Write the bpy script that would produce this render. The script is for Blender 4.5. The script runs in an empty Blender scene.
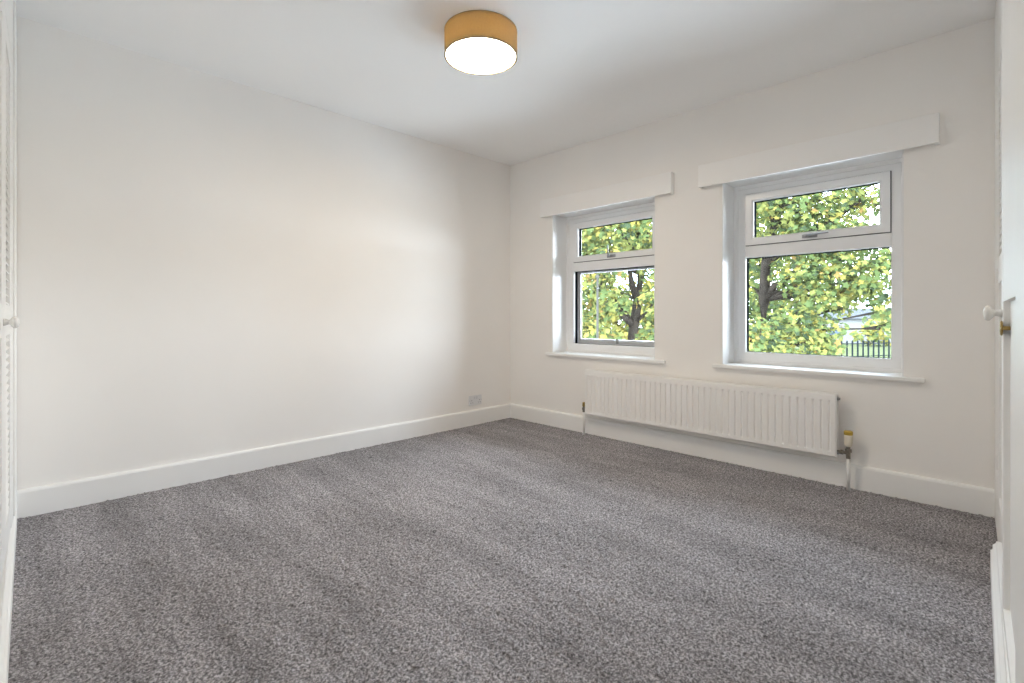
import bpy, bmesh, math, random
import numpy as np
from mathutils import Vector, Matrix

random.seed(7)
rng = np.random.default_rng(7)
SC = bpy.context.scene
COL = SC.collection

# ------ camera, sky, exposure
CAM_Z = 0.966
F_PX = 492.0
cam_d = bpy.data.cameras.new('camera')
cam_d.sensor_fit = 'HORIZONTAL'
cam_d.sensor_width = 36.0
cam_d.lens = 36.0 * F_PX / 1024.0
cam_d.shift_y = -25.5 / 1024.0
cam_d.clip_start = 0.02
cam_d.clip_end = 400
cam = bpy.data.objects.new('camera', cam_d)
cam.location = (0, 0, CAM_Z)
cam.rotation_euler = (math.radians(90), 0, math.radians(-45))
COL.objects.link(cam)
SC.camera = cam

SC.view_settings.view_transform = 'Standard'
SC.view_settings.look = 'None'
SC.view_settings.gamma = 1.0
SC.view_settings.use_curve_mapping = False
SC.view_settings.exposure = 0.0
SC.cycles.use_denoising = True
SC.cycles.diffuse_bounces = 8
SC.cycles.max_bounces = 14
SC.cycles.transparent_max_bounces = 16
SC.cycles.use_adaptive_sampling = False
SC.cycles.use_guiding = True
SC.cycles.caustics_reflective = False
SC.cycles.caustics_refractive = False

SKY = 20.0
LAMP = 58.0          # emission of the opal diffuser
GLOW = 46.0           # light thrown back into the shade

wd = bpy.data.worlds.new('sky')
SC.world = wd
wd.use_nodes = True
nt = wd.node_tree
nt.nodes.clear()
wo = nt.nodes.new('ShaderNodeOutputWorld')
bg = nt.nodes.new('ShaderNodeBackground')
bg.inputs['Strength'].default_value = SKY
tc = nt.nodes.new('ShaderNodeTexCoord')
cl = nt.nodes.new('ShaderNodeTexNoise')
cl.inputs['Scale'].default_value = 3.0
cl.inputs['Detail'].default_value = 5.0
rp = nt.nodes.new('ShaderNodeValToRGB')
rp.color_ramp.elements[0].position = 0.40
rp.color_ramp.elements[0].color = (0.58, 0.77, 1.0, 1)
rp.color_ramp.elements[1].position = 0.62
rp.color_ramp.elements[1].color = (0.93, 0.96, 1.0, 1)
nt.links.new(tc.outputs['Generated'], cl.inputs['Vector'])
nt.links.new(cl.outputs['Fac'], rp.inputs['Fac'])
nt.links.new(rp.outputs['Color'], bg.inputs['Color'])
nt.links.new(bg.outputs['Background'], wo.inputs['Surface'])

# ------------------------------------------------------------------ room measures (metres)
X0, Y0, HC = 3.311, 3.334, 2.40        # window wall plane, long wall plane, ceiling
BK = -0.66                             # walls behind the wardrobes
WT = 0.30                              # thickness of the window wall
FRX = X0 + 0.20                        # inner face of the window frames
OPEN = [(1.82, 2.81, 0.645, 1.862), (0.376, 1.33, 0.645, 1.862)]   # y0, y1, z0, z1

for (a, b, c, d) in OPEN:              # sampling portals in the two openings
    pd = bpy.data.lights.new('window_portal', 'AREA')
    pd.shape = 'RECTANGLE'
    pd.size = b - a
    pd.size_y = d - c
    pd.cycles.is_portal = True
    po = bpy.data.objects.new('window_portal', pd)
    po.location = (X0 + WT + 0.01, (a + b) / 2, (c + d) / 2)
    po.rotation_euler = Vector((-1, 0, 0)).to_track_quat('-Z', 'Z').to_euler()
    COL.objects.link(po)

# ------------------------------------------------------------------ materials
def mat(name, color, rough=0.5, metal=0.0, spec=0.5, var=0.0, vscale=6.0, bump=0.0, bscale=200.0):
    m = bpy.data.materials.new(name)
    m.use_nodes = True
    n = m.node_tree.nodes
    l = m.node_tree.links
    p = n['Principled BSDF']
    p.inputs['Base Color'].default_value = (*color, 1)
    p.inputs['Roughness'].default_value = rough
    p.inputs['Metallic'].default_value = metal
    p.inputs['Specular IOR Level'].default_value = spec
    t = n.new('ShaderNodeTexCoord')
    if var > 0:
        ns = n.new('ShaderNodeTexNoise')
        ns.inputs['Scale'].default_value = vscale
        ns.inputs['Detail'].default_value = 4
        l.new(t.outputs['Object'], ns.inputs['Vector'])
        r = n.new('ShaderNodeValToRGB')
        r.color_ramp.elements[0].position = 0.3
        r.color_ramp.elements[1].position = 0.7
        r.color_ramp.elements[0].color = (*[c * (1 - var) for c in color], 1)
        r.color_ramp.elements[1].color = (*[min(1, c * (1 + var)) for c in color], 1)
        l.new(ns.outputs['Fac'], r.inputs['Fac'])
        l.new(r.outputs['Color'], p.inputs['Base Color'])
    if bump > 0:
        nb = n.new('ShaderNodeTexNoise')
        nb.inputs['Scale'].default_value = bscale
        nb.inputs['Detail'].default_value = 3
        l.new(t.outputs['Object'], nb.inputs['Vector'])
        b = n.new('ShaderNodeBump')
        b.inputs['Strength'].default_value = bump
        b.inputs['Distance'].default_value = 0.002
        l.new(nb.outputs['Fac'], b.inputs['Height'])
        l.new(b.outputs['Normal'], p.inputs['Normal'])
    return m

M = {}
M['wall'] = mat('wall_paint', (0.955, 0.932, 0.904), 0.85, spec=0.2, var=0.012, vscale=2.0, bump=0.12, bscale=120)
M['ceil'] = mat('ceiling_paint', (0.972, 0.970, 0.966), 0.9, spec=0.15, var=0.008, vscale=2.0, bump=0.1, bscale=90)
M['gloss'] = mat('white_gloss_paint', (0.945, 0.94, 0.925), 0.38, var=0.01, vscale=4)
M['pelmet'] = mat('pelmet_paint', (0.975, 0.962, 0.945), 0.5, var=0.008, vscale=4)
M['upvc'] = mat('white_upvc', (0.93, 0.93, 0.93), 0.25, var=0.006, vscale=5)
M['ward'] = mat('wardrobe_paint', (0.945, 0.94, 0.925), 0.42, var=0.012, vscale=5)
M['board'] = mat('wardrobe_shade_board', (0.20, 0.14, 0.09), 0.7, var=0.15, vscale=9)  # dark tone imitates the shade behind the louvre slits
M['rad'] = mat('radiator_enamel', (0.95, 0.935, 0.915), 0.35, var=0.008, vscale=5)
M['gasket'] = mat('black_gasket', (0.02, 0.024, 0.028), 0.9, spec=0.0, var=0.1)
M['outer'] = mat('grey_outer_frame', (0.93, 0.91, 0.96), 0.6, var=0.03)
M['chrome'] = mat('satin_chrome', (0.36, 0.36, 0.37), 0.30, 1.0, var=0.05)
M['brass'] = mat('aged_brass', (0.42, 0.30, 0.11), 0.35, 1.0, var=0.12, vscale=60)
M['valve'] = mat('dull_valve_metal', (0.30, 0.27, 0.23), 0.38, 1.0, var=0.15, vscale=80)
M['goldcap'] = mat('gold_cap', (0.60, 0.42, 0.08), 0.4, 0.6, var=0.1, vscale=60)
M['cream'] = mat('cream_plastic', (0.80, 0.73, 0.60), 0.45, var=0.03, vscale=30)
M['pipe'] = mat('white_pipe', (0.87, 0.86, 0.84), 0.4, var=0.02, vscale=20)
M['knob'] = mat('white_ceramic', (0.90, 0.89, 0.87), 0.22, var=0.01)
M['plate'] = mat('socket_plastic', (0.80, 0.80, 0.81), 0.35, var=0.01)
M['hole'] = mat('socket_hole', (0.05, 0.05, 0.055), 0.6, var=0.05)
M['switch'] = mat('switch_plastic', (0.70, 0.70, 0.72), 0.35, var=0.01)
M['bark'] = mat('bark', (0.0245, 0.0201, 0.0166), 0.9, spec=0.0, var=0.45, vscale=6, bump=0.6, bscale=25)
M['fence'] = mat('dark_painted_steel', (0.012, 0.016, 0.020), 0.5, spec=0.0, var=0.1)
M['render'] = mat('white_render', (0.150, 0.150, 0.147), 0.85, spec=0.0, var=0.04, vscale=1.5)
M['roof'] = mat('grey_roof', (0.055, 0.058, 0.063), 0.8, spec=0.0, var=0.15, vscale=3)
M['redroof'] = mat('clay_tiles', (0.0700, 0.0385, 0.0280), 0.8, spec=0.0, var=0.2, vscale=3)
M['dglass'] = mat('far_window_glass', (0.05, 0.07, 0.09), 0.1, var=0.05)
M['post'] = mat('pale_post_paint', (0.042, 0.040, 0.034), 0.6, spec=0.0, var=0.05)
M['lawn'] = mat('lawn_grass', (0.058, 0.066, 0.034), 0.95, spec=0.0, var=0.3, vscale=1.2, bump=0.5, bscale=12)
M['bounce_ground'] = mat('pale_bounce_surface', (0.78, 0.77, 0.75), 0.9, spec=0.0, var=0.08, vscale=2)  # pale surface of the ground added as a daylight reflector
M['tarmac'] = mat('tarmac', (0.0330, 0.0330, 0.0330), 0.9, var=0.15, vscale=4)

def carpet_mat():
    m = bpy.data.materials.new('grey_twist_carpet')
    m.use_nodes = True
    n = m.node_tree.nodes
    l = m.node_tree.links
    p = n['Principled BSDF']
    p.inputs['Roughness'].default_value = 1.0
    p.inputs['Specular IOR Level'].default_value = 0.05
    p.inputs['Sheen Weight'].default_value = 0.15
    p.inputs['Sheen Roughness'].default_value = 0.6
    t = n.new('ShaderNodeTexCoord')
    a = n.new('ShaderNodeTexNoise')
    a.inputs['Scale'].default_value = 125
    a.inputs['Detail'].default_value = 3
    a.inputs['Roughness'].default_value = 0.7
    l.new(t.outputs['Object'], a.inputs['Vector'])
    r = n.new('ShaderNodeValToRGB')
    e = r.color_ramp.elements
    e[0].position = 0.34
    e[0].color = (0.060, 0.056, 0.057, 1)
    e[1].position = 0.66
    e[1].color = (0.55, 0.515, 0.523, 1)
    e2 = r.color_ramp.elements.new(0.5)
    e2.color = (0.240, 0.222, 0.224, 1)
    l.new(a.outputs['Fac'], r.inputs['Fac'])
    # the lay of the pile: broad strokes left by a vacuum cleaner
    mp = n.new('ShaderNodeMapping')
    mp.inputs['Rotation'].default_value = (0, 0, math.radians(-7))
    mp.inputs['Scale'].default_value = (3.6, 0.75, 1)
    l.new(t.outputs['Object'], mp.inputs['Vector'])
    b = n.new('ShaderNodeTexNoise')
    b.inputs['Scale'].default_value = 1.6
    b.inputs['Detail'].default_value = 4
    b.inputs['Roughness'].default_value = 0.6
    l.new(mp.outputs['Vector'], b.inputs['Vector'])
    br = n.new('ShaderNodeMapRange')
    br.inputs['From Min'].default_value = 0.34
    br.inputs['From Max'].default_value = 0.66
    br.inputs['To Min'].default_value = 0.80
    br.inputs['To Max'].default_value = 1.22
    l.new(b.outputs['Fac'], br.inputs['Value'])
    mx = n.new('ShaderNodeVectorMath')
    mx.operation = 'SCALE'
    l.new(r.outputs['Color'], mx.inputs[0])
    l.new(br.outputs['Result'], mx.inputs['Scale'])
    l.new(mx.outputs['Vector'], p.inputs['Base Color'])
    bu = n.new('ShaderNodeBump')
    bu.inputs['Strength'].default_value = 0.6
    bu.inputs['Distance'].default_value = 0.004
    l.new(a.outputs['Fac'], bu.inputs['Height'])
    l.new(bu.outputs['Normal'], p.inputs['Normal'])
    return m
M['carpet'] = carpet_mat()

def glass_mat():
    m = bpy.data.materials.new('window_glass')
    m.use_nodes = True
    n = m.node_tree.nodes
    l = m.node_tree.links
    n.clear()
    o = n.new('ShaderNodeOutputMaterial')
    mix = n.new('ShaderNodeMixShader')
    tr = n.new('ShaderNodeBsdfTransparent')
    tr.inputs['Color'].default_value = (0.97, 0.985, 0.98, 1)
    g = n.new('ShaderNodeBsdfGlossy')
    g.inputs['Roughness'].default_value = 0.02
    fr = n.new('ShaderNodeFresnel')
    fr.inputs['IOR'].default_value = 1.35
    l.new(fr.outputs['Fac'], mix.inputs['Fac'])
    l.new(tr.outputs['BSDF'], mix.inputs[1])
    l.new(g.outputs['BSDF'], mix.inputs[2])
    l.new(mix.outputs['Shader'], o.inputs['Surface'])
    return m
M['glass'] = glass_mat()

def cloth_mat(name, col, tcol, fac, emit=0.0, ecol=(1, 1, 1)):
    m = bpy.data.materials.new(name)
    m.use_nodes = True
    n = m.node_tree.nodes
    l = m.node_tree.links
    n.clear()
    o = n.new('ShaderNodeOutputMaterial')
    mix = n.new('ShaderNodeMixShader')
    mix.inputs['Fac'].default_value = fac
    d = n.new('ShaderNodeBsdfDiffuse')
    tr = n.new('ShaderNodeBsdfTranslucent')
    t = n.new('ShaderNodeTexCoord')
    ns = n.new('ShaderNodeTexNoise')
    ns.inputs['Scale'].default_value = 120
    l.new(t.outputs['Object'], ns.inputs['Vector'])
    for node, c in ((d, col), (tr, tcol)):
        r = n.new('ShaderNodeValToRGB')
        r.color_ramp.elements[0].color = (*[k * 0.92 for k in c], 1)
        r.color_ramp.elements[1].color = (*[min(1, k * 1.08) for k in c], 1)
        l.new(ns.outputs['Fac'], r.inputs['Fac'])
        l.new(r.outputs['Color'], node.inputs['Color'])
    l.new(d.outputs['BSDF'], mix.inputs[1])
    l.new(tr.outputs['BSDF'], mix.inputs[2])
    if emit > 0:
        em = n.new('ShaderNodeEmission')
        em.inputs['Color'].default_value = (*ecol, 1)
        gm = n.new('ShaderNodeNewGeometry')
        m.cycles.emission_sampling = 'FRONT'
        lt = n.new('ShaderNodeMath')           # the sheet shines from its front only
        lt.operation = 'SUBTRACT'
        lt.inputs[0].default_value = 1.0
        l.new(gm.outputs['Backfacing'], lt.inputs[1])
        mu = n.new('ShaderNodeMath')
        mu.operation = 'MULTIPLY'
        mu.inputs[1].default_value = emit
        l.new(lt.outputs['Value'], mu.inputs[0])
        l.new(mu.outputs['Value'], em.inputs['Strength'])
        ad = n.new('ShaderNodeAddShader')
        l.new(mix.outputs['Shader'], ad.inputs[0])
        l.new(em.outputs['Emission'], ad.inputs[1])
        l.new(ad.outputs['Shader'], o.inputs['Surface'])
    else:
        l.new(mix.outputs['Shader'], o.inputs['Surface'])
    return m
M['shade'] = cloth_mat('taupe_shade_cloth', (0.24, 0.20, 0.155), (0.35, 0.28, 0.155), 0.30)
M['opal'] = cloth_mat('opal_diffuser', (0.8, 0.76, 0.66), (0.95, 0.86, 0.66), 0.6, LAMP, (1.0, 0.845, 0.655))
M['opal_top'] = cloth_mat('opal_diffuser_inner', (0.8, 0.76, 0.66), (0.1, 0.1, 0.1), 0.1, GLOW, (1.0, 0.80, 0.52))
M['rim'] = mat('shade_rim', (0.36, 0.27, 0.15), 0.6, var=0.04)

def leaf_mat(name, c):
    return cloth_mat(name, c, tuple(k * 1.1 for k in c), 0.4)
LEAF = {
    'green': leaf_mat('leaf_green', (0.072, 0.098, 0.036)),
    'lime': leaf_mat('leaf_lime', (0.142, 0.15, 0.046)),
    'yellow': leaf_mat('leaf_yellow', (0.215, 0.185, 0.048)),
    'orange': leaf_mat('leaf_orange', (0.175, 0.115, 0.04)),
    'dark': leaf_mat('leaf_dark', (0.04, 0.056, 0.03)),
}

# ------------------------------------------------------------------ helpers
def tag(o, label, cat, group=None, kind=None):
    o['label'] = label
    o['category'] = cat
    if group:
        o['group'] = group
    if kind:
        o['kind'] = kind
    return o

def empty(name, loc=(0, 0, 0), rz=0.0):
    o = bpy.data.objects.new(name, None)
    o.empty_display_size = 0.1
    o.location = loc
    o.rotation_euler = (0, 0, rz)
    COL.objects.link(o)
    return o

def link(name, me, m, parent=None, loc=None, smooth=False):
    ms = m if isinstance(m, (list, tuple)) else [m]
    if not me.materials:
        for k in ms:
            me.materials.append(k)
    if smooth:
        for p in me.polygons:
            p.use_smooth = True
    o = bpy.data.objects.new(name, me)
    if parent is not None:
        o.parent = parent
    if loc is not None:
        o.location = loc
    COL.objects.link(o)
    return o

def done(name, bm, m, parent=None, loc=None, smooth=False):
    me = bpy.data.meshes.new(name)
    bmesh.ops.recalc_face_normals(bm, faces=bm.faces[:])
    bm.to_mesh(me)
    bm.free()
    return link(name, me, m, parent, loc, smooth)

def box(bm, x0, x1, y0, y1, z0, z1, bev=0.0, seg=1, mtx=None):
    if x0 > x1: x0, x1 = x1, x0
    if y0 > y1: y0, y1 = y1, y0
    if z0 > z1: z0, z1 = z1, z0
    vs = [bm.verts.new(c) for c in ((x0, y0, z0), (x1, y0, z0), (x1, y1, z0), (x0, y1, z0),
                                    (x0, y0, z1), (x1, y0, z1), (x1, y1, z1), (x0, y1, z1))]
    fs = [bm.faces.new([vs[i] for i in q]) for q in
          ((3, 2, 1, 0), (4, 5, 6, 7), (0, 1, 5, 4), (1, 2, 6, 5), (2, 3, 7, 6), (3, 0, 4, 7))]
    if mtx is not None:
        for v in vs:
            v.co = mtx @ v.co
    if bev > 0:
        es = list({e for f in fs for e in f.edges})
        bmesh.ops.bevel(bm, geom=es, offset=bev, segments=seg, affect='EDGES', profile=0.5)

def lathe(bm, prof, n=24, mtx=None, close=True):
    """profile of (radius, height) turned about local Z"""
    rings = []
    for r, h in prof:
        ring = []
        if r < 1e-6:
            ring = [bm.verts.new((0, 0, h))]
        else:
            for k in range(n):
                a = 2 * math.pi * k / n
                ring.append(bm.verts.new((r * math.cos(a), r * math.sin(a), h)))
        rings.append(ring)
    for a, b in zip(rings[:-1], rings[1:]):
        for k in range(n):
            k2 = (k + 1) % n
            if len(a) == 1 and len(b) == 1:
                continue
            if len(a) == 1:
                bm.faces.new((a[0], b[k], b[k2]))
            elif len(b) == 1:
                bm.faces.new((a[k], a[k2], b[0]))
            else:
                bm.faces.new((a[k], a[k2], b[k2], b[k]))
    if close:
        for ring in (rings[0], rings[-1]):
            if len(ring) > 2:
                bm.faces.new(ring)
    if mtx is not None:
        for ring in rings:
            for v in ring:
                v.co = mtx @ v.co

def axis_m(loc, d):
    """matrix that puts local Z along d at loc"""
    return Matrix.Translation(loc) @ Vector(d).to_track_quat('Z', 'Y').to_matrix().to_4x4()

def tube(bm, pts, rads, n=8):
    pts = [Vector(p) for p in pts]
    rings = []
    for i, p in enumerate(pts):
        d = (pts[min(i + 1, len(pts) - 1)] - pts[max(i - 1, 0)]).normalized()
        q = d.to_track_quat('Z', 'Y')
        rings.append([bm.verts.new(p + q @ Vector((rads[i] * math.cos(2 * math.pi * k / n), rads[i] * math.sin(2 * math.pi * k / n), 0))) for k in range(n)])
    for a, b in zip(rings[:-1], rings[1:]):
        for k in range(n):
            bm.faces.new((a[k], a[(k + 1) % n], b[(k + 1) % n], b[k]))
    bm.faces.new(rings[0][::-1])
    bm.faces.new(rings[-1])

def frame_ring(bm, y0, y1, z0, z1, wl, wr, wb, wt, xa, xb, bev=0.004):
    """rectangular frame in the y-z plane, between x = xa and xb"""
    Y = (y0, y0 + wl, y1 - wr, y1)
    Z = (z0, z0 + wb, z1 - wt, z1)
    vs = {}
    for i, x in enumerate((xa, xb)):
        ins = bev if i == 0 else 0
        vs[i] = dict(o=[bm.verts.new((x, a, b)) for a, b in ((Y[0], Z[0]), (Y[3], Z[0]), (Y[3], Z[3]), (Y[0], Z[3]))],
                     n=[bm.verts.new((x, a, b)) for a, b in ((Y[1] - ins, Z[1] - ins), (Y[2] + ins, Z[1] - ins), (Y[2] + ins, Z[2] + ins), (Y[1] - ins, Z[2] + ins))])
    mid = [bm.verts.new((xa + bev, a, b)) for a, b in ((Y[1], Z[1]), (Y[2], Z[1]), (Y[2], Z[2]), (Y[1], Z[2]))]
    for k in range(4):
        j = (k + 1) % 4
        bm.faces.new((vs[0]['o'][k], vs[0]['o'][j], vs[0]['n'][j], vs[0]['n'][k]))
        bm.faces.new((vs[1]['o'][j], vs[1]['o'][k], vs[1]['n'][k], vs[1]['n'][j]))
        bm.faces.new((vs[0]['o'][j], vs[0]['o'][k], vs[1]['o'][k], vs[1]['o'][j]))
        bm.faces.new((vs[0]['n'][k], vs[0]['n'][j], mid[j], mid[k]))
        bm.faces.new((mid[k], mid[j], vs[1]['n'][j], vs[1]['n'][k]))

# ------------------------------------------------------------------ the room shell
def carpet():
    g = 0.0068
    nx = int((X0 - BK) / g)
    ny = int((Y0 - BK) / g)
    xs = np.linspace(BK, X0, nx)
    ys = np.linspace(BK, Y0, ny)
    gx, gy = np.meshgrid(xs, ys)
    jit = rng.uniform(-0.35, 0.35, (2, ny, nx)) * g
    jit[:, 0, :] = jit[:, -1, :] = 0
    jit[:, :, 0] = jit[:, :, -1] = 0
    h = rng.normal(0, 1, (ny, nx))
    h = h + 0.45 * (np.roll(h, 1, 0) + np.roll(h, 1, 1))
    z = np.clip(h * 0.0019, -0.005, 0.0055)
    co = np.stack([gx + jit[0], gy + jit[1], z], -1).reshape(-1, 3)
    i = np.arange(ny * nx).reshape(ny, nx)
    q = np.stack([i[:-1, :-1], i[:-1, 1:], i[1:, 1:], i[1:, :-1]], -1).reshape(-1, 4)
    me = bpy.data.meshes.new('floor')
    me.vertices.add(len(co))
    me.vertices.foreach_set('co', co.ravel().astype(np.float32))
    me.loops.add(q.size)
    me.loops.foreach_set('vertex_index', q.ravel().astype(np.int32))
    me.polygons.add(len(q))
    me.polygons.foreach_set('loop_start', (np.arange(len(q)) * 4).astype(np.int32))
    me.update(calc_edges=True)
    return link('floor', me, M['carpet'])
tag(carpet(), 'mottled grey twist-pile carpet covering the whole floor', 'carpet', kind='structure')

bm = bmesh.new()
box(bm, BK - 0.1, X0 + WT, BK - 0.1, Y0 + 0.1, HC, HC + 0.15)
tag(done('ceiling', bm, M['ceil']), 'plain white ceiling with the drum lamp on it', 'ceiling', kind='structure')

bm = bmesh.new()
box(bm, BK - 0.1, X0 + WT, Y0, Y0 + 0.2, -0.2, HC)
tag(done('wall_left', bm, M['wall']), 'long bare off-white wall on the left with a socket', 'wall', kind='structure')
bm = bmesh.new()
box(bm, BK - 0.2, BK, BK - 0.1, Y0, -0.2, HC)
tag(done('wall_back', bm, M['wall']), 'off-white wall behind the left fitted wardrobe', 'wall', kind='structure')
bm = bmesh.new()
box(bm, BK, X0 + WT, BK - 0.2, BK, -0.2, HC)
tag(done('wall_front', bm, M['wall']), 'off-white wall behind the right fitted wardrobe', 'wall', kind='structure')

def window_wall():
    bm = bmesh.new()
    ys = sorted({BK - 0.1, Y0 + 0.1, *[o[0] for o in OPEN], *[o[1] for o in OPEN]})
    zs = [-0.2, OPEN[0][2], OPEN[0][3], HC]
    xa, xb = X0, X0 + WT
    def hole(i, j):
        cy, cz = (ys[i] + ys[i + 1]) / 2, (zs[j] + zs[j + 1]) / 2
        return any(o[0] < cy < o[1] and o[2] < cz < o[3] for o in OPEN)
    V = {}
    def v(k, i, j):
        key = (k, i, j)
        if key not in V:
            V[key] = bm.verts.new((xa if k == 0 else xb, ys[i], zs[j]))
        return V[key]
    for i in range(len(ys) - 1):
        for j in range(3):
            if hole(i, j):
                bm.faces.new((v(0, i, j), v(0, i, j + 1), v(1, i, j + 1), v(1, i, j)))
                bm.faces.new((v(0, i + 1, j), v(1, i + 1, j), v(1, i + 1, j + 1), v(0, i + 1, j + 1)))
                bm.faces.new((v(0, i, j), v(1, i, j), v(1, i + 1, j), v(0, i + 1, j)))
                bm.faces.new((v(0, i, j + 1), v(0, i + 1, j + 1), v(1, i + 1, j + 1), v(1, i, j + 1)))
            else:
                bm.faces.new((v(0, i, j), v(0, i + 1, j), v(0, i + 1, j + 1), v(0, i, j + 1)))
                bm.faces.new((v(1, i, j), v(1, i, j + 1), v(1, i + 1, j + 1), v(1, i + 1, j)))
    return done('wall_right', bm, M['wall'])
tag(window_wall(), 'off-white wall with two deep window openings above a radiator', 'wall', kind='structure')

def skirting(name, along, a, b, wallpos, label):
    """profile swept along the wall: flat board with a small chamfer on top"""
    prof = [(0, 0), (0.019, 0), (0.019, 0.120), (0.016, 0.128), (0.010, 0.133), (0, 0.134)]
    bm = bmesh.new()
    ends = []
    for t in (a, b):
        ring = []
        for o, z in prof:
            ring.append(bm.verts.new((t, wallpos - o, z) if along == 'x' else (wallpos - o, t, z)))
        ends.append(ring)
    for k in range(len(prof) - 1):
        bm.faces.new((ends[0][k], ends[0][k + 1], ends[1][k + 1], ends[1][k]))
    bm.faces.new(ends[0])
    bm.faces.new(ends[1][::-1])
    return tag(done(name, bm, M['gloss']), label, 'skirting', kind='structure')
skirting('baseboard_left', 'x', -0.05, X0 - 0.001, Y0 - 0.0005, 'tall white skirting board along the long left wall')
skirting('baseboard_right', 'y', -0.04, Y0 - 0.02, X0 - 0.0005, 'tall white skirting board below the radiator and windows')

# ------------------------------------------------------------------ windows
def make_window(idx, op, label, second):
    y0, y1, z0, z1 = op
    root = empty('window_%d' % idx, (FRX, (y0 + y1) / 2, z0))
    tag(root, label, 'window', kind='structure')
    cy = (y0 + y1) / 2
    hw = (y1 - y0) / 2
    H = z1 - z0
    # local coords: x depth (0 = inner face of the frame), y along wall from centre, z from opening base
    FW = 0.078
    zt0, zt1 = 1.363 - z0, 1.442 - z0
    zs1 = 1.795 - z0
    bm = bmesh.new()
    frame_ring(bm, -hw + 0.001, hw - 0.001, 0.001, H - 0.001, FW, FW, 0.075, H - zs1, 0.0, 0.064, 0.005)
    # outer bead that laps the reveal
    fr = done('frame', bm, M['upvc'], root)
    bm = bmesh.new()
    box(bm, 0.0, 0.07, -hw + FW - 0.001, hw - FW + 0.001, zt0, zt1, 0.004)
    done('transom', bm, M['upvc'], root)
    # cover bead round the frame on the reveal
    bm = bmesh.new()
    frame_ring(bm, -hw + 0.0015, hw - 0.0015, 0.0015, H - 0.0015, 0.03, 0.03, 0.02, 0.03, -0.008, 0.0, 0.003)
    done('cover_bead', bm, M['upvc'], root)
    # opening top sash
    sy0, sy1, sz0, sz1 = -hw + FW + 0.004, hw - FW - 0.004, zt1 + 0.004, zs1 - 0.004
    bm = bmesh.new()
    frame_ring(bm, sy0, sy1, sz0, sz1, 0.05, 0.05, 0.05, 0.05, -0.012, 0.05, 0.010)
    sash = done('sash', bm, M['upvc'], root)
    bm = bmesh.new()
    box(bm, 0.043, 0.049, sy0 + 0.046, sy1 - 0.046, sz0 + 0.046, sz1 - 0.046)
    done('pane', bm, M['glass'], sash)
    bm = bmesh.new()
    frame_ring(bm, sy0 + 0.048, sy1 - 0.048, sz0 + 0.048, sz1 - 0.048, 0.005, 0.005, 0.004, 0.005, 0.014, 0.0428, 0.001)
    done('gasket', bm, M['gasket'], sash)
    # dark shadow-gap seal between sash and frame
    bm = bmesh.new()
    frame_ring(bm, sy0 - 0.004, sy1 + 0.004, sz0 - 0.004, sz1 + 0.004, 0.006, 0.006, 0.006, 0.006, 0.004, 0.02, 0.001)
    done('seal', bm, M['gasket'], root)
    # fixed lower light
    gy0, gy1, gz0, gz1 = -hw + FW, hw - FW, 0.075, zt0
    bm = bmesh.new()
    box(bm, 0.056, 0.062, gy0 - 0.004, gy1 + 0.004, gz0 - 0.004, gz1 + 0.004)
    low = done('pane', bm, M['glass'], root)
    bm = bmesh.new()
    frame_ring(bm, gy0 - 0.002, gy1 + 0.002, gz0 - 0.002, gz1 + 0.002, 0.006, 0.006, 0.004, 0.006, 0.026, 0.0558, 0.001)
    done('gasket', bm, M['gasket'], root)
    if second:
        # a second, greyer frame on the outer side of the lower light
        bm = bmesh.new()
        frame_ring(bm, gy0 - 0.01, gy1 + 0.01, gz0 - 0.01, gz1 + 0.01, 0.045, 0.045, 0.055, 0.028, 0.066, 0.078, 0.004)
        of = done('outer_frame', bm, M['outer'], root)
        bm = bmesh.new()
        box(bm, 0.0622, 0.066, -0.012, 0.014, gz0 + 0.012, gz0 + 0.05, 0.004)
        done('catch', bm, M['chrome'], of)
    # added white boards that make the reveals look brighter lit
    xw0 = X0 - FRX + 0.001
    for nm, a in (('reveal_brightener', (hw - 0.006, hw - 0.0002, 0.0015, H - 0.007)), ('reveal_brightener', (-hw + 0.0002, -hw + 0.006, 0.0015, H - 0.007)), ('reveal_brightener', (-hw + 0.0002, hw - 0.0002, H - 0.0065, H - 0.0003))):
        bm = bmesh.new()
        box(bm, xw0, -0.0085, a[0], a[1], a[2], a[3])
        done(nm, bm, M['upvc'], root)
    # espagnolette handle on the sash bottom rail
    hy = 0.02
    bm = bmesh.new()
    box(bm, -0.020, -0.012, hy - 0.055, hy + 0.03, sz0 + 0.010, sz0 + 0.034, 0.004, 2)
    hb = done('handle', bm, M['chrome'], sash)
    bm = bmesh.new()
    lathe(bm, [(0.009, 0), (0.009, 0.024), (0.006, 0.028)], 16, axis_m((-0.020, hy, sz0 + 0.022), (-1, 0, 0)))
    if second:
        tube(bm, [(-0.042, hy, sz0 + 0.020), (-0.046, hy + 0.002, sz0 + 0.06), (-0.047, hy + 0.003, sz0 + 0.115)], [0.007, 0.006, 0.0055], 10)
    else:
        tube(bm, [(-0.042, hy, sz0 + 0.022), (-0.047, hy - 0.05, sz0 + 0.026), (-0.047, hy - 0.12, sz0 + 0.028)], [0.0075, 0.006, 0.005], 10)
    done('lever', bm, M['chrome'], hb, smooth=True)
    # sill board
    bm = bmesh.new()
    xw = X0 - FRX
    box(bm, xw - 0.001, -0.0085, -hw + 0.0005, hw - 0.0005, -0.024, 0.001)
    box(bm, xw - 0.032, xw - 0.0005, -hw - 0.088, hw + 0.056, -0.024, 0.001, 0.006, 2)
    done('window_sill', bm, M['gloss'], root)
    return root
make_window(1, OPEN[0], 'white plastic window nearest the corner, grey inner frame visible through lower pane', True)
make_window(2, OPEN[1], 'white plastic window near the cream radiator valve, railings and pale house beyond it', False)

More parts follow.
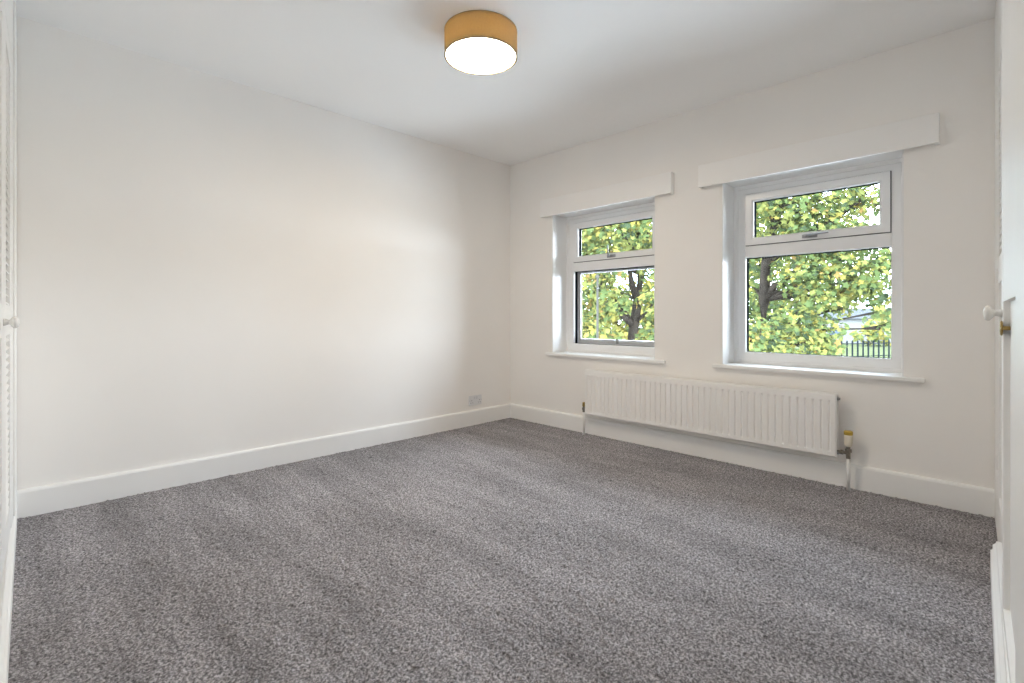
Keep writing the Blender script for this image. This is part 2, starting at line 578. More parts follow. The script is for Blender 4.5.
def pelmet(y0, y1, label):
    root = empty('pelmet', (X0, (y0 + y1) / 2, 1.841))
    tag(root, label, 'pelmet', 'boxed pelmet boards above the windows')
    h = (y1 - y0) / 2
    bm = bmesh.new()
    box(bm, -0.045, -0.027, -h, h, 0, 0.150, 0.002)
    done('front_board', bm, M['pelmet'], root)
    for s in (-1, 1):
        bm = bmesh.new()
        box(bm, -0.027, -0.0005, s * h - s * 0.018, s * h, -0.004, 0.150, 0.001)
        done('end_block', bm, M['pelmet'], root)
    bm = bmesh.new()
    box(bm, -0.027, -0.0005, -h + 0.018, h - 0.018, 0.132, 0.150)
    done('top_board', bm, M['pelmet'], root)
pelmet(1.694 * 0.9864, 2.954 * 0.9864, 'white boxed pelmet board above the window nearest the corner')
pelmet(0.234 * 0.9864, 1.494 * 0.9864, 'white boxed pelmet board above the larger-looking window further from the corner')

# ------------------------------------------------------------------ radiator
def radiator():
    xf = X0 - 0.096
    ya, yb = 0.660, 2.390
    za, zb = 0.176, 0.528
    root = empty('radiator', (X0, (ya + yb) / 2, za))
    tag(root, 'long low white panel radiator with vertical flutes under both windows', 'radiator')
    cy = (ya + yb) / 2
    W = yb - ya
    H = zb - za
    fx = xf - X0
    n_fl = 43
    pitch = (W - 0.03) / n_fl
    def press(bm, sgn, xo):
        """one pressed steel sheet with rounded vertical flutes"""
        ys = [-W / 2, -W / 2 + 0.006]
        dep = [0.006, 0.0]
        for k in range(n_fl):
            c = -W / 2 + 0.015 + pitch * (k + 0.5)
            for o, d in ((-0.0072, 0), (-0.0048, 0.6), (-0.0018, 1), (0.0018, 1), (0.0048, 0.6), (0.0072, 0)):
                ys.append(c + o)
                dep.append(d * -1)
        ys += [W / 2 - 0.006, W / 2]
        dep += [0.0, 0.006]
        zs = [(0, 0, 0.006), (0.006, 0, 0), (0.026, 0, 0), (0.031, 0.6, 0), (0.038, 1, 0), (H - 0.046, 1, 0), (H - 0.040, 0.6, 0), (H - 0.035, 0, 0), (H - 0.006, 0, 0), (H, 0, 0.006)]
        rows = []
        for z, f, e in zs:
            row = []
            for y, d in zip(ys, dep):
                off = max(d, e) if d >= 0 else max(-d * f * 0.0085, e)
                row.append(bm.verts.new((xo + sgn * off, y, z)))
            rows.append(row)
        for a, b in zip(rows[:-1], rows[1:]):
            for k in range(len(ys) - 1):
                bm.faces.new((a[k], a[k + 1], b[k + 1], b[k]))
        # back skin
        bk = [bm.verts.new((xo + sgn * 0.012, y, z)) for y, z in ((-W / 2, 0), (W / 2, 0), (W / 2, H), (-W / 2, H))]
        bm.faces.new(bk)
        bm.faces.new([bk[0], bk[1]] + rows[0][::-1])
        bm.faces.new([bk[2], bk[3]] + rows[-1])
        bm.faces.new([bk[3], bk[0]] + [r[0] for r in rows])
        bm.faces.new([bk[1], bk[2]] + [r[-1] for r in rows][::-1])
    bm = bmesh.new()
    press(bm, 1, fx)
    done('front_panel', bm, M['rad'], root)
    bm = bmesh.new()
    box(bm, fx + 0.050, fx + 0.060, -W / 2, W / 2, 0.004, H - 0.006, 0.002)
    done('rear_panel', bm, M['rad'], root)
    # folded convector sheet between the panels
    bm = bmesh.new()
    n = 84
    prev = None
    for k in range(n + 1):
        y = -W / 2 + 0.03 + (W - 0.06) * k / n
        x = fx + (0.014 if (k // 2) % 2 == 0 else 0.048)
        cur = [bm.verts.new((x, y, 0.03)), bm.verts.new((x, y, H - 0.03))]
        if prev:
            bm.faces.new((prev[0], cur[0], cur[1], prev[1]))
        prev = cur
    done('convector_fin', bm, M['rad'], root)
    # header tubes and end links
    for z in (0.024, H - 0.026):
        bm = bmesh.new()
        tube(bm, [(fx + 0.031, -W / 2 + 0.008, z), (fx + 0.031, W / 2 - 0.008, z)], [0.012, 0.012], 12)
        done('header_tube', bm, M['rad'], root, smooth=True)
    for s in (-1, 1):
        for z in (0.024, H - 0.026):
            bm = bmesh.new()
            lathe(bm, [(0.011, 0), (0.011, 0.012), (0.007, 0.012), (0.007, 0.020)], 12, axis_m((fx + 0.031, s * (W / 2 - 0.008), z), (0, s, 0)))
            done('end_plug', bm, M['chrome'], root, smooth=False)
    # top strip on the left half, as in the picture, and the rolled edge of the sheet
    bm = bmesh.new()
    box(bm, fx + 0.002, fx + 0.058, 0.26, W / 2, H - 0.001, H + 0.003, 0.001)
    done('top_strip', bm, M['rad'], root)
    bm = bmesh.new()
    box(bm, fx + 0.002, fx + 0.058, -W / 2, 0.255, H - 0.002, H + 0.0005)
    done('top_strip', bm, M['rad'], root)
    for y in (-W / 2 + 0.25, 0, W / 2 - 0.25):
        bm = bmesh.new()
        box(bm, fx + 0.060, -0.0008, y - 0.02, y + 0.02, 0.03, H - 0.05, 0.002)
        done('wall_bracket', bm, M['rad'], root)
    # thermostatic valve at the right end (towards -y)
    vy = -W / 2 - 0.050
    vx = fx + 0.031
    vz = 0.030
    bm = bmesh.new()
    lathe(bm, [(0.011, 0), (0.011, 0.035), (0.016, 0.035), (0.016, 0.052), (0.010, 0.052), (0.010, 0.066)], 14, axis_m((vx, vy, vz - 0.030), (0, 0, 1)))
    lathe(bm, [(0.009, 0), (0.009, 0.014), (0.013, 0.014), (0.013, 0.026), (0.0085, 0.026), (0.0085, 0.042)], 8, axis_m((vx, vy + 0.010, vz), (0, 1, 0)))
    vb = done('valve_body', bm, M['valve'], root)
    bm = bmesh.new()
    lathe(bm, [(0.012, 0.0), (0.017, 0.006), (0.0195, 0.020), (0.0205, 0.055), (0.0195, 0.066)], 20, axis_m((vx, vy, vz + 0.036), (0, 0, 1)))
    hd = done('thermostat_head', bm, M['cream'], vb, smooth=True)
    bm = bmesh.new()
    lathe(bm, [(0.0205, 0.0), (0.0215, 0.004), (0.0215, 0.018), (0.019, 0.022), (0.0, 0.0225)], 20, axis_m((vx, vy, vz + 0.1015), (0, 0, 1)))
    done('gold_cap', bm, M['goldcap'], vb, smooth=False)
    bm = bmesh.new()
    tube(bm, [(vx, vy, -za + 0.001), (vx, vy, vz - 0.030)], [0.0095, 0.0095], 14)
    done('pipe', bm, M['pipe'], root, smooth=True)
    # lockshield valve at the left end
    vy = W / 2 + 0.030
    bm = bmesh.new()
    lathe(bm, [(0.010, 0), (0.010, 0.02), (0.014, 0.02), (0.014, 0.036), (0.009, 0.036), (0.009, 0.046)], 14, axis_m((vx, vy, vz - 0.022), (0, 0, 1)))
    lathe(bm, [(0.008, 0), (0.012, 0.006), (0.012, 0.016), (0.008, 0.016), (0.008, 0.030)], 8, axis_m((vx, vy - 0.004, vz), (0, -1, 0)))
    vb = done('valve_body', bm, M['valve'], root)
    bm = bmesh.new()
    lathe(bm, [(0.010, 0), (0.012, 0.004), (0.011, 0.030), (0.008, 0.034), (0.0, 0.034)], 16, axis_m((vx, vy, vz + 0.024), (0, 0, 1)))
    done('lockshield_cap', bm, M['brass'], vb)
    bm = bmesh.new()
    tube(bm, [(vx, vy, -za + 0.001), (vx, vy, vz - 0.022)], [0.0085, 0.0085], 14)
    done('pipe', bm, M['pipe'], root, smooth=True)
radiator()

# ------------------------------------------------------------------ double socket on the left wall
def socket():
    root = empty('wall_socket', (2.865, Y0, 0.218))
    tag(root, 'white double power socket low on the left wall near the corner', 'socket')
    bm = bmesh.new()
    box(bm, -0.073, 0.073, -0.011, -0.0003, -0.043, 0.043, 0.003, 2)
    done('face_plate', bm, M['plate'], root)
    for cx in (-0.036, 0.036):
        s = 1 if cx > 0 else -1
        bm = bmesh.new()
        box(bm, s * 0.006, s * 0.021, -0.0145, -0.0112, 0.010, 0.033, 0.001)
        done('switch', bm, M['switch'], root)
        for ox, oz, w, h in ((0, 0.0, 0.004, 0.009), (-0.011, -0.021, 0.008, 0.004), (0.011, -0.021, 0.008, 0.004)):
            bm = bmesh.new()
            box(bm, cx + 0.008 * s + ox - w / 2, cx + 0.008 * s + ox + w / 2, -0.0114, -0.0110, oz - h / 2, oz + h / 2)
            done('pin_hole', bm, M['hole'], root)
    for cx in (-0.060, 0.060):
        bm = bmesh.new()
        lathe(bm, [(0.0035, 0), (0.0030, 0.0008)], 10, axis_m((cx * 0.0 + (0.0665 if cx > 0 else -0.0665), -0.0110, 0.0), (0, -1, 0)))
        done('screw', bm, M['chrome'], root)
socket()

# ------------------------------------------------------------------ ceiling lamp
def ceiling_lamp():
    cx, cy = 1.648, 1.870
    R = 0.183
    zt, zb = HC - 0.0035, HC - 0.124
    root = empty('ceiling_lamp', (cx, cy, HC))
    tag(root, 'taupe fabric drum ceiling lamp with a lit cream diffuser', 'lamp')
    n = 64
    bm = bmesh.new()
    lathe(bm, [(R, zb - HC), (R, zt - HC), (R - 0.0025, zt - HC), (R - 0.0025, zb - HC), (R, zb - HC)], n, close=False)
    bmesh.ops.remove_doubles(bm, verts=bm.verts[:], dist=1e-6)
    sh = done('shade', bm, M['shade'], root, smooth=False)
    for z in (zb, zt):
        bm = bmesh.new()
        h = 0.003
        zz = z - HC
        ri = R - 0.0075 if z == zb else R - 0.004
        lathe(bm, [(R + 0.0012, zz - h), (R + 0.0012, zz + h), (ri, zz + h), (ri, zz - h), (R + 0.0012, zz - h)], n, close=False)
        bmesh.ops.remove_doubles(bm, verts=bm.verts[:], dist=1e-6)
        done('rim', bm, M['rim'], sh)
    bm = bmesh.new()
    for k, z in enumerate((zb - HC + 0.007, zb - HC + 0.009)):
        ring = [bm.verts.new(((R - 0.0045) * math.cos(2 * math.pi * q / n), (R - 0.0045) * math.sin(2 * math.pi * q / n), z)) for q in range(n)]
        f = bm.faces.new(ring if k else ring[::-1])
        f.material_index = k
    me = bpy.data.meshes.new('diffuser')
    bm.to_mesh(me)
    bm.free()
    link('diffuser', me, [M['opal'], M['opal_top']], root)
    bm = bmesh.new()
    lathe(bm, [(0.06, -0.0005), (0.06, -0.012), (0.05, -0.02)], 32)
    done('ceiling_plate', bm, M['gloss'], root)
ceiling_lamp()

# ------------------------------------------------------------------ fitted wardrobes
SLATS = {}
def slat_mesh(L):
    key = round(L, 4)
    if key not in SLATS:
        bm = bmesh.new()
        rot = Matrix.Rotation(math.radians(-45), 4, 'X')
        box(bm, -L / 2, L / 2, -0.0165, 0.0165, -0.0024, 0.0024, 0.0008, 1, rot)
        me = bpy.data.meshes.new('slat')
        bmesh.ops.recalc_face_normals(bm, faces=bm.faces[:])
        bm.to_mesh(me)
        bm.free()
        me.materials.append(M['ward'])
        SLATS[key] = me
    return SLATS[key]

def knob_mesh(bm, x, z, y0=0.0, k=1.0):
    lathe(bm, [(0.013 * k, 0), (0.012 * k, 0.004 * k), (0.0085 * k, 0.010 * k), (0.0085 * k, 0.016 * k), (0.015 * k, 0.021 * k), (0.0215 * k, 0.027 * k), (0.0225 * k, 0.032 * k), (0.019 * k, 0.037 * k), (0.010 * k, 0.040 * k), (0, 0.0405 * k)],
          28, axis_m((x, y0, z), (0, 1, 0)))

def louvre_door(parent, x0, x1, z0, z1, sl, sr, louvres, panels, knob=None, hinge=None):
    """x0<x1 local extents; the face is at y = 0, the room on +y"""
    T = 0.032
    bm = bmesh.new()
    box(bm, x0, x0 + sl, -T, 0, z0, z1, 0.0015)
    box(bm, x1 - sr, x1, -T, 0, z0, z1, 0.0015)
    cuts = sorted(louvres + panels)
    zz = z0
    for a, b in cuts + [(z1, None)]:
        box(bm, x0 + sl - 0.001, x1 - sr + 0.001, -T + 0.001, -0.0006, zz, a)
        zz = b
    d = done('door', bm, M['ward'], parent)
    for a, b in louvres:
        n = int(round((b - a) / 0.030))
        st = (b - a) / n
        me = slat_mesh(x1 - x0 - sl - sr + 0.004)
        for k in range(n):
            o = bpy.data.objects.new('slat', me)
            o.parent = d
            o.location = ((x0 + sl + x1 - sr) / 2, -0.0155, a + st * (k + 0.5))
            COL.objects.link(o)
    for a, b in panels:
        bm = bmesh.new()
        box(bm, x0 + sl - 0.002, x1 - sr + 0.002, -0.026, -0.014, a - 0.002, b + 0.002)
        done('panel', bm, M['ward'], d)
    if knob:
        bm = bmesh.new()
        knob_mesh(bm, knob[0], knob[1], 0.0, 0.88)
        done('knob', bm, M['knob'], d, smooth=True)
    if hinge is not None:
        for hz in (z0 + 0.22, (z0 + z1) / 2 + 0.05, z1 - 0.30):
            bm = bmesh.new()
            lathe(bm, [(0.004, -0.03), (0.004, 0.03)], 10, Matrix.Translation((hinge, 0.001, hz)))
            done('hinge', bm, M['ward'], d)
    return d

def plinth_mesh(bm, xa, xb, pa, pb, h):
    prof = lambda proud: [(-0.03, 0), (proud, 0), (proud, h * 0.72), (proud - 0.006, h * 0.76), (proud - 0.006, h * 0.88), (proud - 0.014, h * 0.94), (proud - 0.016, h), (-0.03, h)]
    ends = [[bm.verts.new((x, y, z)) for y, z in prof(p)] for x, p in ((xa, pa), (xb, pb))]
    n = len(ends[0])
    for k in range(n):
        bm.faces.new((ends[0][k], ends[0][(k + 1) % n], ends[1][(k + 1) % n], ends[1][k]))
    bm.faces.new(ends[0])
    bm.faces.new(ends[1][::-1])

# left wardrobe: local +x runs from the long wall towards the doorway, +y faces the room
WL = empty('fitted_wardrobe', (-0.010, Y0, 0), math.radians(-91.66))
tag(WL, 'white fitted wardrobe at the left edge with fully louvred doors', 'wardrobe')
DEP = 0.56
def panel_part(name, parent, *a, bev=0.001):
    bm = bmesh.new()
    box(bm, *a, bev)
    return done(name, bm, M['board'] if name in ('back_panel', 'base_panel') else M['ward'], parent)
WLL = 2.42
panel_part('back_panel', WL, 0.024, WLL, -DEP, -DEP + 0.012, 0.01, 2.39)
panel_part('side_panel', WL, WLL - 0.02, WLL, -DEP + 0.012, -0.033, 0.01, 2.39)
panel_part('base_panel', WL, 0.024, WLL - 0.02, -DEP + 0.012, -0.034, 0.08, 0.10)
panel_part('filler_panel', WL, 0.006, 0.470, -0.030, 0.0, 0.008, 2.395, bev=0.002)
panel_part('fascia', WL, 0.470, WLL, -0.030, 0.0, 2.025, 2.395, bev=0.002)
panel_part('cover_strip', WL, 0.30, 0.345, 0.0, 0.006, 0.11, 2.395, bev=0.002)
bm = bmesh.new()
plinth_mesh(bm, 0.050, WLL, 0.002, 0.049, 0.110)
done('plinth', bm, M['ward'], WL)
dx = 0.474
for k in range(4):
    w = 0.478
    louvre_door(WL, dx, dx + w, 0.125, 2.020, 0.105, 0.085, [(0.215, 0.896), (1.006, 1.940)], [],
                knob=(dx + w - 0.042, 0.945) if k % 2 == 0 else (dx + 0.042, 0.945),
                hinge=dx + 0.001 if k % 2 == 0 else dx + w - 0.001)
    dx += w + 0.004

# right wardrobe: local -x runs from the window wall towards the doorway, +y faces the room
WR = empty('fitted_wardrobe', (X0, 0.032, 0), math.radians(1.95))
tag(WR, 'white fitted wardrobe at the right edge with half louvred door and panelled cupboard door', 'wardrobe')
WRL = 2.35
panel_part('back_panel', WR, -WRL, -0.003, -DEP, -DEP + 0.012, 0.01, 2.39)
panel_part('side_panel', WR, -WRL, -WRL + 0.02, -DEP + 0.012, -0.033, 0.01, 2.39)
panel_part('base_panel', WR, -WRL + 0.02, -0.003, -DEP + 0.012, -0.034, 0.08, 0.10)
panel_part('filler_panel', WR, -0.376, -0.004, -0.030, 0.0, 0.008, 2.395, bev=0.002)
panel_part('fascia', WR, -WRL, -0.376, -0.030, 0.0, 2.05, 2.395, bev=0.002)
louvre_door(WR, -0.835, -0.380, 0.125, 2.045, 0.080, 0.095, [(1.205, 1.970)], [(0.22, 1.10)], hinge=-0.381)
louvre_door(WR, -1.294, -0.839, 0.125, 2.045, 0.095, 0.080, [(1.205, 1.970)], [(0.22, 1.10)])
panel_part('bottom_rail', WR, -0.835, -0.376, -0.030, 0.0, 0.008, 0.122)
bm = bmesh.new()
plinth_mesh(bm, -WRL, -0.765, 0.042, 0.030, 0.136)
done('plinth', bm, M['ward'], WR)
# near cupboard: a proud overlay door with one recessed lower panel
fx0, fx1 = -2.33, -1.345
py = 0.018
bm = bmesh.new()
pz0, pz1 = 0.165, 1.005
px0, px1 = -1.93, -1.410
box(bm, fx0, px0, -0.030, py, 0.123, 2.045, 0.002)
box(bm, px1, fx1, -0.030, py, 0.123, 2.045, 0.002)
box(bm, px0 - 0.001, px1 + 0.001, -0.030, py - 0.0004, 0.123, pz0, 0.0)
# upper rail with a sloping lower lip
box(bm, px0 - 0.001, px1 + 0.001, -0.030, py - 0.0004, pz1, 2.045, 0.0)
nd = done('cupboard_door', bm, M['ward'], WR)
bm = bmesh.new()
box(bm, px0 - 0.001, px1 + 0.001, -0.020, 0.004, pz0 - 0.001, pz1 + 0.001)
done('panel', bm, M['ward'], nd)
bm = bmesh.new()
knob_mesh(bm, -1.368, 0.974, py, 0.95)
done('knob', bm, M['knob'], nd, smooth=True)
bm = bmesh.new()
lathe(bm, [(0.0055, 0), (0.0055, 0.014), (0.019, 0.015), (0.021, 0.0175), (0.018, 0.020), (0, 0.0215)], 24, axis_m((-1.425, 0.0042, 0.933), (0, 1, 0)))
br = done('latch_knob', bm, M['brass'], nd, smooth=False)
br['label'] = 'small round brass latch knob'

# ------------------------------------------------------------------ the garden and street
GZ = -2.70
def at(px, d, py):
    """a point of the place: bearing and height read against the horizon at a chosen distance"""
    t = (px - 512.0) / F_PX
    return Vector((d * (1 + t) / math.sqrt(2), d * (1 - t) / math.sqrt(2), CAM_Z - (py - 316.0) * d / F_PX))

bm = bmesh.new()
box(bm, X0 + WT + 0.05, 120, -80, 110, GZ - 0.3, GZ)
tag(done('lawn', bm, M['lawn']), 'pale green lawn seen through the railings', 'lawn', kind='structure')

bm = bmesh.new()
box(bm, X0 + WT + 0.05, 22.0, -16, 22, GZ - 0.25, GZ + 0.03)  # added out of view to throw daylight up onto the ceiling
tag(done('bounce_ground', bm, M['bounce_ground']), 'unseen pale ground added below the windows to bounce daylight inside', 'bounce_ground', kind='structure')

def leaf_cloud(name, clumps, per, size, mix, parent):
    """lobed leaves scattered through ellipsoidal clumps"""
    lob = []
    for k in range(10):
        a = math.pi / 2 + 2 * math.pi * k / 10
        r = (1.0 if k % 2 == 0 else 0.50) * (0.85 if k in (4, 6) else 1.0)
        lob.append((r * math.cos(a), r * math.sin(a), -0.12 * r))
    lob = np.array(lob)
    P, Q, MI = [], [], []
    base = 0
    names = list(mix.keys())
    pr = np.array([mix[k] for k in names], float)
    for c, r in clumps:
        n = max(20, int(per * r * r))
        d = rng.normal(size=(n, 3))
        d /= np.linalg.norm(d, axis=1)[:, None]
        rad = r * rng.uniform(0.25, 1.0, n) ** 0.6
        pos = np.array(c) + d * rad[:, None] * np.array([1.0, 1.0, 0.8])
        tone = rng.uniform(0.35, 1.65, len(names))
        p = pr * tone
        p /= p.sum()
        mi = rng.choice(len(names), n, p=p)
        for k in range(n):
            z = Vector((d[k][0] * 0.6 - 0.3, d[k][1] * 0.6 - 0.15, d[k][2] * 0.5 + 0.55)) + Vector(rng.normal(0, 0.45, 3))
            q = z.normalized().to_track_quat('Z', 'Y').to_matrix() @ Matrix.Rotation(rng.uniform(0, 6.28), 3, 'Z')
            s = size * rng.uniform(0.5, 1.35)
            el = np.array([rng.uniform(0.6, 1.0), 1.15, 1.0])
            P.append((lob * el) @ np.array(q).T * s + pos[k])
            Q.append(base)
            MI.append(mi[k])
            base += 10
    co = np.concatenate(P)
    nf = len(Q)
    me = bpy.data.meshes.new(name)
    me.vertices.add(len(co))
    me.vertices.foreach_set('co', co.ravel().astype(np.float32))
    me.loops.add(nf * 10)
    me.loops.foreach_set('vertex_index', np.arange(nf * 10).astype(np.int32))
    me.polygons.add(nf)
    me.polygons.foreach_set('loop_start', (np.arange(nf) * 10).astype(np.int32))
    for k in names:
        me.materials.append(LEAF[k])
    me.polygons.foreach_set('material_index', np.array(MI, np.int32))
    me.update(calc_edges=True)
    o = bpy.data.objects.new(name, me)
    o.parent = parent
    o['kind'] = 'stuff'
    COL.objects.link(o)
    return o

def tree(name, label, base, trunk, clumps, per, size, mix, r0, forks=()):
    """base and trunk points in world; everything stored relative to the base"""
    b = Vector(base)
    root = empty(name, b)
    tag(root, label, 'tree', 'trees outside the windows')
    pts = [Vector((0, 0, -0.05))] + [Vector(p) - b for p in trunk]
    n = len(pts)
    bm = bmesh.new()
    tube(bm, pts, [r0 * (1.25 if i == 0 else 1 - 0.6 * i / (n - 1)) for i in range(n)], 9)
    done('trunk', bm, M['bark'], root, smooth=True)
    rel = [(Vector(c) - b, r) for c, r in clumps]
    bm = bmesh.new()
    for c, r in rel:
        j = min(range(1, n), key=lambda i: (pts[i] - c).length + max(0, pts[i].z - c.z + 0.4) * 1.5)
        s = pts[j]
        m1 = s.lerp(c, 0.5) + Vector((rng.normal(0, .12), rng.normal(0, .12), 0.18 + rng.normal(0, .1)))
        tube(bm, [s, m1, c], [r0 * 0.32, r0 * 0.2, r0 * 0.08], 6)
        for _ in range(4):
            e = c + Vector(rng.normal(0, 0.45, 3)) * r
            tube(bm, [m1.lerp(c, 0.6), c.lerp(e, 0.5) + Vector((0, 0, .06)), e], [r0 * 0.12, r0 * 0.07, r0 * 0.03], 5)
    for f in forks:
        ff = [Vector(p) - b for p in f]
        tube(bm, ff, [r0 * (0.7 - 0.4 * i / (len(ff) - 1)) for i in range(len(ff))], 8)
    done('branches', bm, M['bark'], root, smooth=True)['kind'] = 'stuff'
    leaf_cloud('foliage', [(c, r) for c, r in rel], per, size, mix, root)
    return root

def C(lst):
    return [(at(px, d, py), r) for px, py, d, r in lst]

# tree seen through the window near the valve end: trunk left of the pane, crown sweeping right
baseA = at(764, 15, 316); baseA.z = GZ
tree('maple_tree', 'yellowing green maple filling the window near the cream radiator valve', baseA,
     [at(763, 15, 345), at(764, 15, 300), at(766, 15, 262), at(775, 15, 225), at(790, 14.8, 170), at(800, 14.8, 100)],
     C([(752, 195, 14.5, .95), (790, 205, 14.2, 1.1), (832, 195, 14, 1.0), (868, 195, 13.6, .8), (812, 235, 14, 1.05), (772, 235, 15.6, 1.0),
        (845, 240, 13.8, .8), (800, 272, 14.2, .9), (835, 272, 13.8, .8), (868, 278, 13.4, .72), (884, 290, 13.2, .62), (746, 285, 16.2, .9), (885, 262, 13.3, .5), (856, 292, 13.6, .5), (880, 312, 13.2, .42), (889, 328, 13.2, .28), (843, 305, 13.7, .42),
        (812, 300, 14.0, .8), (792, 325, 13.8, .7), (752, 342, 13.6, .9), (800, 345, 13.6, .75), (826, 330, 13.6, .55), (828, 352, 13.5, .5), (770, 356, 13.5, .8),
        (742, 240, 14.5, .8), (760, 140, 14.5, 1.2), (815, 140, 14.2, 1.2), (870, 145, 13.8, 1.0),
        (910, 200, 13.4, .9), (920, 255, 13.2, .8), (790, 80, 14.5, 1.3), (845, 80, 14.2, 1.2)]),
     560, 0.098, {'green': 5, 'lime': 4.6, 'yellow': 1.1, 'orange': 0.22, 'dark': 1.2}, 0.20,
     forks=([at(766, 15, 262), at(790, 14.6, 245), at(825, 14, 225), at(860, 13.7, 200)],
            [at(764, 15, 300), at(775, 14.8, 285), at(790, 14.4, 280)]))
# tree seen through the window nearest the corner
baseB = at(632, 14, 316); baseB.z = GZ
tree('maple_tree', 'autumn maple with forked trunk behind the window nearest the corner', baseB,
     [at(632, 14, 350), at(634, 14, 325), at(638, 14, 300), at(641, 14, 275), at(638, 14, 235), at(630, 14, 180), at(622, 14, 110)],
     C([(590, 228, 13.6, .9), (622, 235, 13.4, .85), (650, 232, 13.6, .8), (608, 262, 13.3, .75), (585, 285, 13.6, .9), (612, 300, 13.2, .62), (655, 300, 13.2, .55),
        (658, 265, 13.4, .7), (590, 335, 13.2, .75), (612, 345, 13.1, .45), (655, 340, 13.0, .6), (600, 205, 14, 1.0), (640, 200, 14, 1.0), (560, 250, 14, 1.1),
        (560, 320, 14, 1.0), (600, 160, 14, 1.2), (650, 150, 14, 1.2), (630, 100, 14, 1.2), (570, 190, 14, 1.1)]),
     560, 0.098, {'green': 3.6, 'lime': 4.5, 'yellow': 1.9, 'orange': 0.35, 'dark': 1.2}, 0.17,
     forks=([at(634, 14, 325), at(622, 13.9, 315), at(614, 13.8, 300), at(608, 13.8, 270)],
            [at(638, 14, 300), at(632, 13.8, 285), at(628, 13.8, 262)]))
# further trees filling the background
for nm, lb, px, d, cl, mixx in (
    ('background_tree', 'pale yellow-green tree standing behind the forked maple', 600, 26,
     [(570, 250, 26, 2.2), (610, 240, 26, 2.2), (650, 240, 26, 2.2), (590, 300, 26, 2.0), (630, 305, 26, 2.0), (655, 300, 26, 1.8), (560, 320, 26, 2), (605, 335, 26, 1.8), (650, 335, 26, 1.8), (610, 190, 26, 2.4), (645, 190, 26, 2.0)],
     {'green': 3, 'lime': 4, 'yellow': 2.6, 'orange': 0.25}),
    ('background_tree', 'darker green tree standing behind the left part of the wide maple', 760, 27,
     [(750, 260, 27, 1.6), (775, 255, 27, 1.8), (752, 300, 27, 1.5), (790, 240, 27, 1.6), (800, 275, 27, 1.3), (748, 330, 27, 1.4), (780, 190, 27, 2.0), (748, 200, 27, 1.8), (770, 335, 26, 1.3), (815, 225, 27, 1.8), (845, 235, 27, 1.6), (870, 255, 27, 1.3), (825, 265, 27, 1.4), (760, 350, 26, 1.2), (800, 320, 26, 1.1), (820, 345, 26, .9), (752, 350, 26, 1.2), (850, 200, 27, 1.2), (770, 305, 26, 1.3), (798, 300, 26, 1.2), (828, 298, 26, 1.0), (852, 285, 27, .9)],
     {'green': 4, 'lime': 2.5, 'yellow': 1, 'dark': 2.5}),
    ('background_tree', 'small round tree on the lawn behind the railings', 868, 60,
     [(866, 335, 60, 1.6), (875, 328, 60, 1.5), (884, 338, 60, 1.4)],
     {'green': 3, 'lime': 3, 'yellow': 2})):
    b = at(px, d, 316); b.z = GZ
    tree(nm, lb, b, [at(px, d, 340), at(px + 2, d, 310 if d < 50 else 332), at(px, d, 250 if d < 50 else 326)], C(cl), 270 if d < 50 else 60, 0.16 if d < 50 else 0.3, mixx, 0.22 if d < 50 else 0.12)

# shrubs low in front
for i, (px, d, py, r, lb) in enumerate((
    (752, 10.8, 364, .5, 'rounded green shrub low behind the window that shows the railings'),
    (580, 10.6, 352, .42, 'rounded green shrub below the pale post behind the corner window'),
    (648, 11.8, 352, .45, 'leafy shrub at the foot of the forked maple'))):
    b = at(px, d, 316); b.z = GZ
    c0 = at(px, d, py)
    root = empty('garden_shrub', b)
    tag(root, lb, 'shrub', 'shrubs below the trees')
    bm = bmesh.new()
    for k in range(6):
        a = k * 1.05
        tip = c0 - b + Vector((math.cos(a) * r * .6, math.sin(a) * r * .6, -0.1))
        tube(bm, [(0, 0, -0.02), tip * 0.5 + Vector((0, 0, .2)), tip], [0.04, 0.03, 0.012], 6)
    done('stem', bm, M['bark'], root)
    rel = [(c0 - b, r), (c0 - b + Vector((.5, -.5, -.3)), r * .8), (c0 - b + Vector((-.5, .5, -.35)), r * .8), (c0 - b + Vector((0, 0, -1.1)), r * 1.1)]
    leaf_cloud('foliage', rel, 330, 0.10, {'green': 4, 'lime': 3.5, 'yellow': 1, 'dark': 2}, root)

# pale post behind the corner window
pb = at(597.5, 12.2, 316); pb.z = GZ
root = empty('lamp_post', pb)
tag(root, 'slim pale post standing among leaves behind the corner window', 'post')
bm = bmesh.new()
tube(bm, [(0, 0, -0.02), (0, 0, 0.9), (0, 0, 0.95), (0, 0, 4.62)], [0.055, 0.055, 0.033, 0.028], 14)
done('pole', bm, M['post'], root, smooth=True)
bm = bmesh.new()
lathe(bm, [(0.03, 0), (0.05, 0.02), (0.05, 0.05), (0.02, 0.09), (0, 0.10)], 14, Matrix.Translation((0, 0, 4.60)))
done('cap', bm, M['post'], root, smooth=True)

# dark railings across the lawn
fa, fb = at(800, 40, 316), at(960, 46, 316)
fa.z = fb.z = GZ
fd = (fb - fa)
FL = fd.length
FEN = empty('railing_fence', fa, math.atan2(fd.y, fd.x))
tag(FEN, 'dark upright metal railings standing on the far lawn', 'fence')
pm = bpy.data.meshes.new('upright')
bm = bmesh.new()
box(bm, -0.065, 0.065, -0.03, 0.03, 0, 1.52)
tp = bm.verts.new((0, 0, 1.62))
bm.verts.ensure_lookup_table()
bmesh.ops.recalc_face_normals(bm, faces=bm.faces[:])
for a, b in ((4, 5), (5, 6), (6, 7), (7, 4)):
    bm.faces.new((bm.verts[a], bm.verts[b], tp))
bm.to_mesh(pm)
bm.free()
pm.materials.append(M['fence'])
nup = int(FL / 0.62)
for k in range(nup):
    o = bpy.data.objects.new('upright', pm)
    o.parent = FEN
    o.location = (0.2 + k * 0.62, 0, 0)
    COL.objects.link(o)
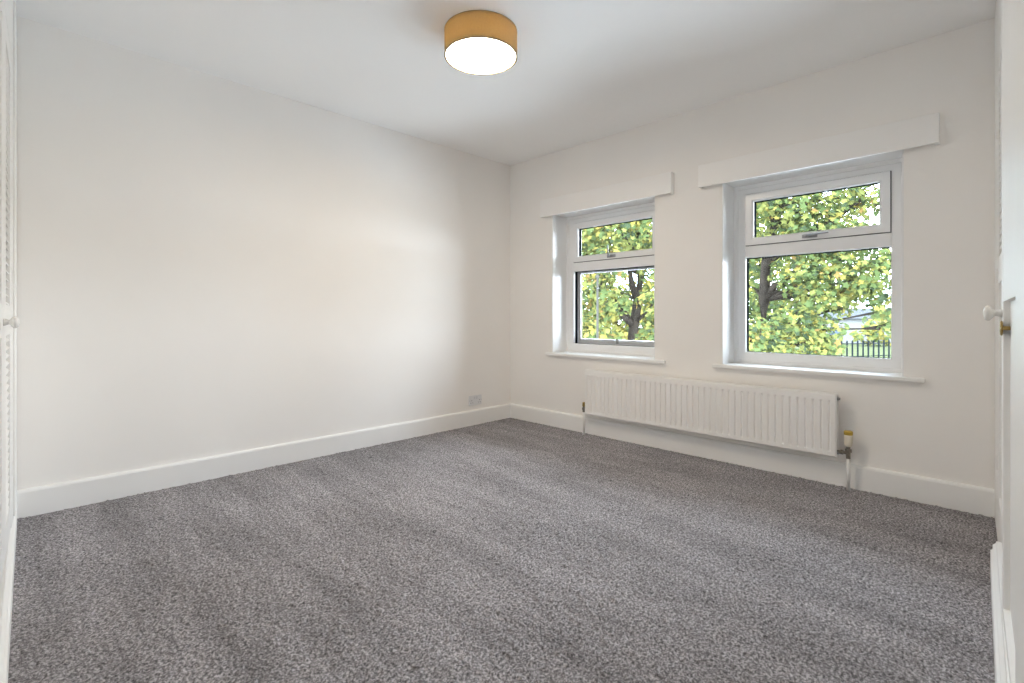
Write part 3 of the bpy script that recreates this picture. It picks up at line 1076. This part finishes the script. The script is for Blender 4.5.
for z in (0.22, 1.30):
    bm = bmesh.new()
    box(bm, 0, FL, 0.03, 0.06, z - 0.03, z + 0.03)
    done('rail', bm, M['fence'], FEN)

def house(name, label, px, d, w, dep, eave, ridge, rz, wallm, roofm, wins):
    b = at(px, d, 316); b.z = GZ
    root = empty(name, b, rz)
    tag(root, label, 'house')
    bm = bmesh.new()
    vs = [bm.verts.new(p) for p in ((0, -w / 2, 0), (dep, -w / 2, 0), (dep, w / 2, 0), (0, w / 2, 0),
                                    (0, -w / 2, eave), (dep, -w / 2, eave), (dep, w / 2, eave), (0, w / 2, eave),
                                    (dep / 2, -w / 2, ridge - 0.1), (dep / 2, w / 2, ridge - 0.1))]
    for q in ((0, 3, 7, 4), (1, 5, 6, 2), (0, 4, 8, 5, 1), (3, 2, 6, 9, 7), (4, 7, 9, 8), (5, 8, 9, 6)):
        bm.faces.new([vs[i] for i in q])
    done('wall', bm, wallm, root)
    for s in (0, 1):
        x_e = -0.3 if s == 0 else dep + 0.3
        sl = (ridge - eave) / (dep / 2)
        bm = bmesh.new()
        a = [bm.verts.new(p) for p in ((x_e, -w / 2 - .25, eave - 0.3 * sl), (x_e, w / 2 + .25, eave - 0.3 * sl), (dep / 2, w / 2 + .25, ridge), (dep / 2, -w / 2 - .25, ridge))]
        c = [bm.verts.new(v.co + Vector((0, 0, 0.15))) for v in a]
        bm.faces.new(a[::-1]); bm.faces.new(c)
        for k in range(4):
            bm.faces.new((a[k], a[(k + 1) % 4], c[(k + 1) % 4], c[k]))
        done('roof_slope', bm, roofm, root)
    for (wy, wz, ww, wh) in wins:
        bm = bmesh.new()
        frame_ring(bm, wy - ww / 2, wy + ww / 2, wz, wz + wh, .08, .08, .08, .08, -0.06, 0.02, 0.01)
        wn = done('window', bm, M['post'], root)
        bm = bmesh.new()
        box(bm, -0.02, 0.01, wy - ww / 2 + .06, wy + ww / 2 - .06, wz + .06, wz + wh - .06)
        done('pane', bm, M['dglass'], wn)
    return root
house('far_house', 'pale rendered low house with grey roof beyond the railings', 856, 66, 9.5, 8, 3.3, 4.6, math.radians(12), M['render'], M['roof'],
      [(2.2, 1.0, 1.6, 1.1), (-1.8, 1.0, 1.6, 1.1)])
house('far_house', 'low house with reddish roof glimpsed between the leaves', 786, 92, 6, 6, 0.9, 2.1, math.radians(18), M['render'], M['redroof'], [])
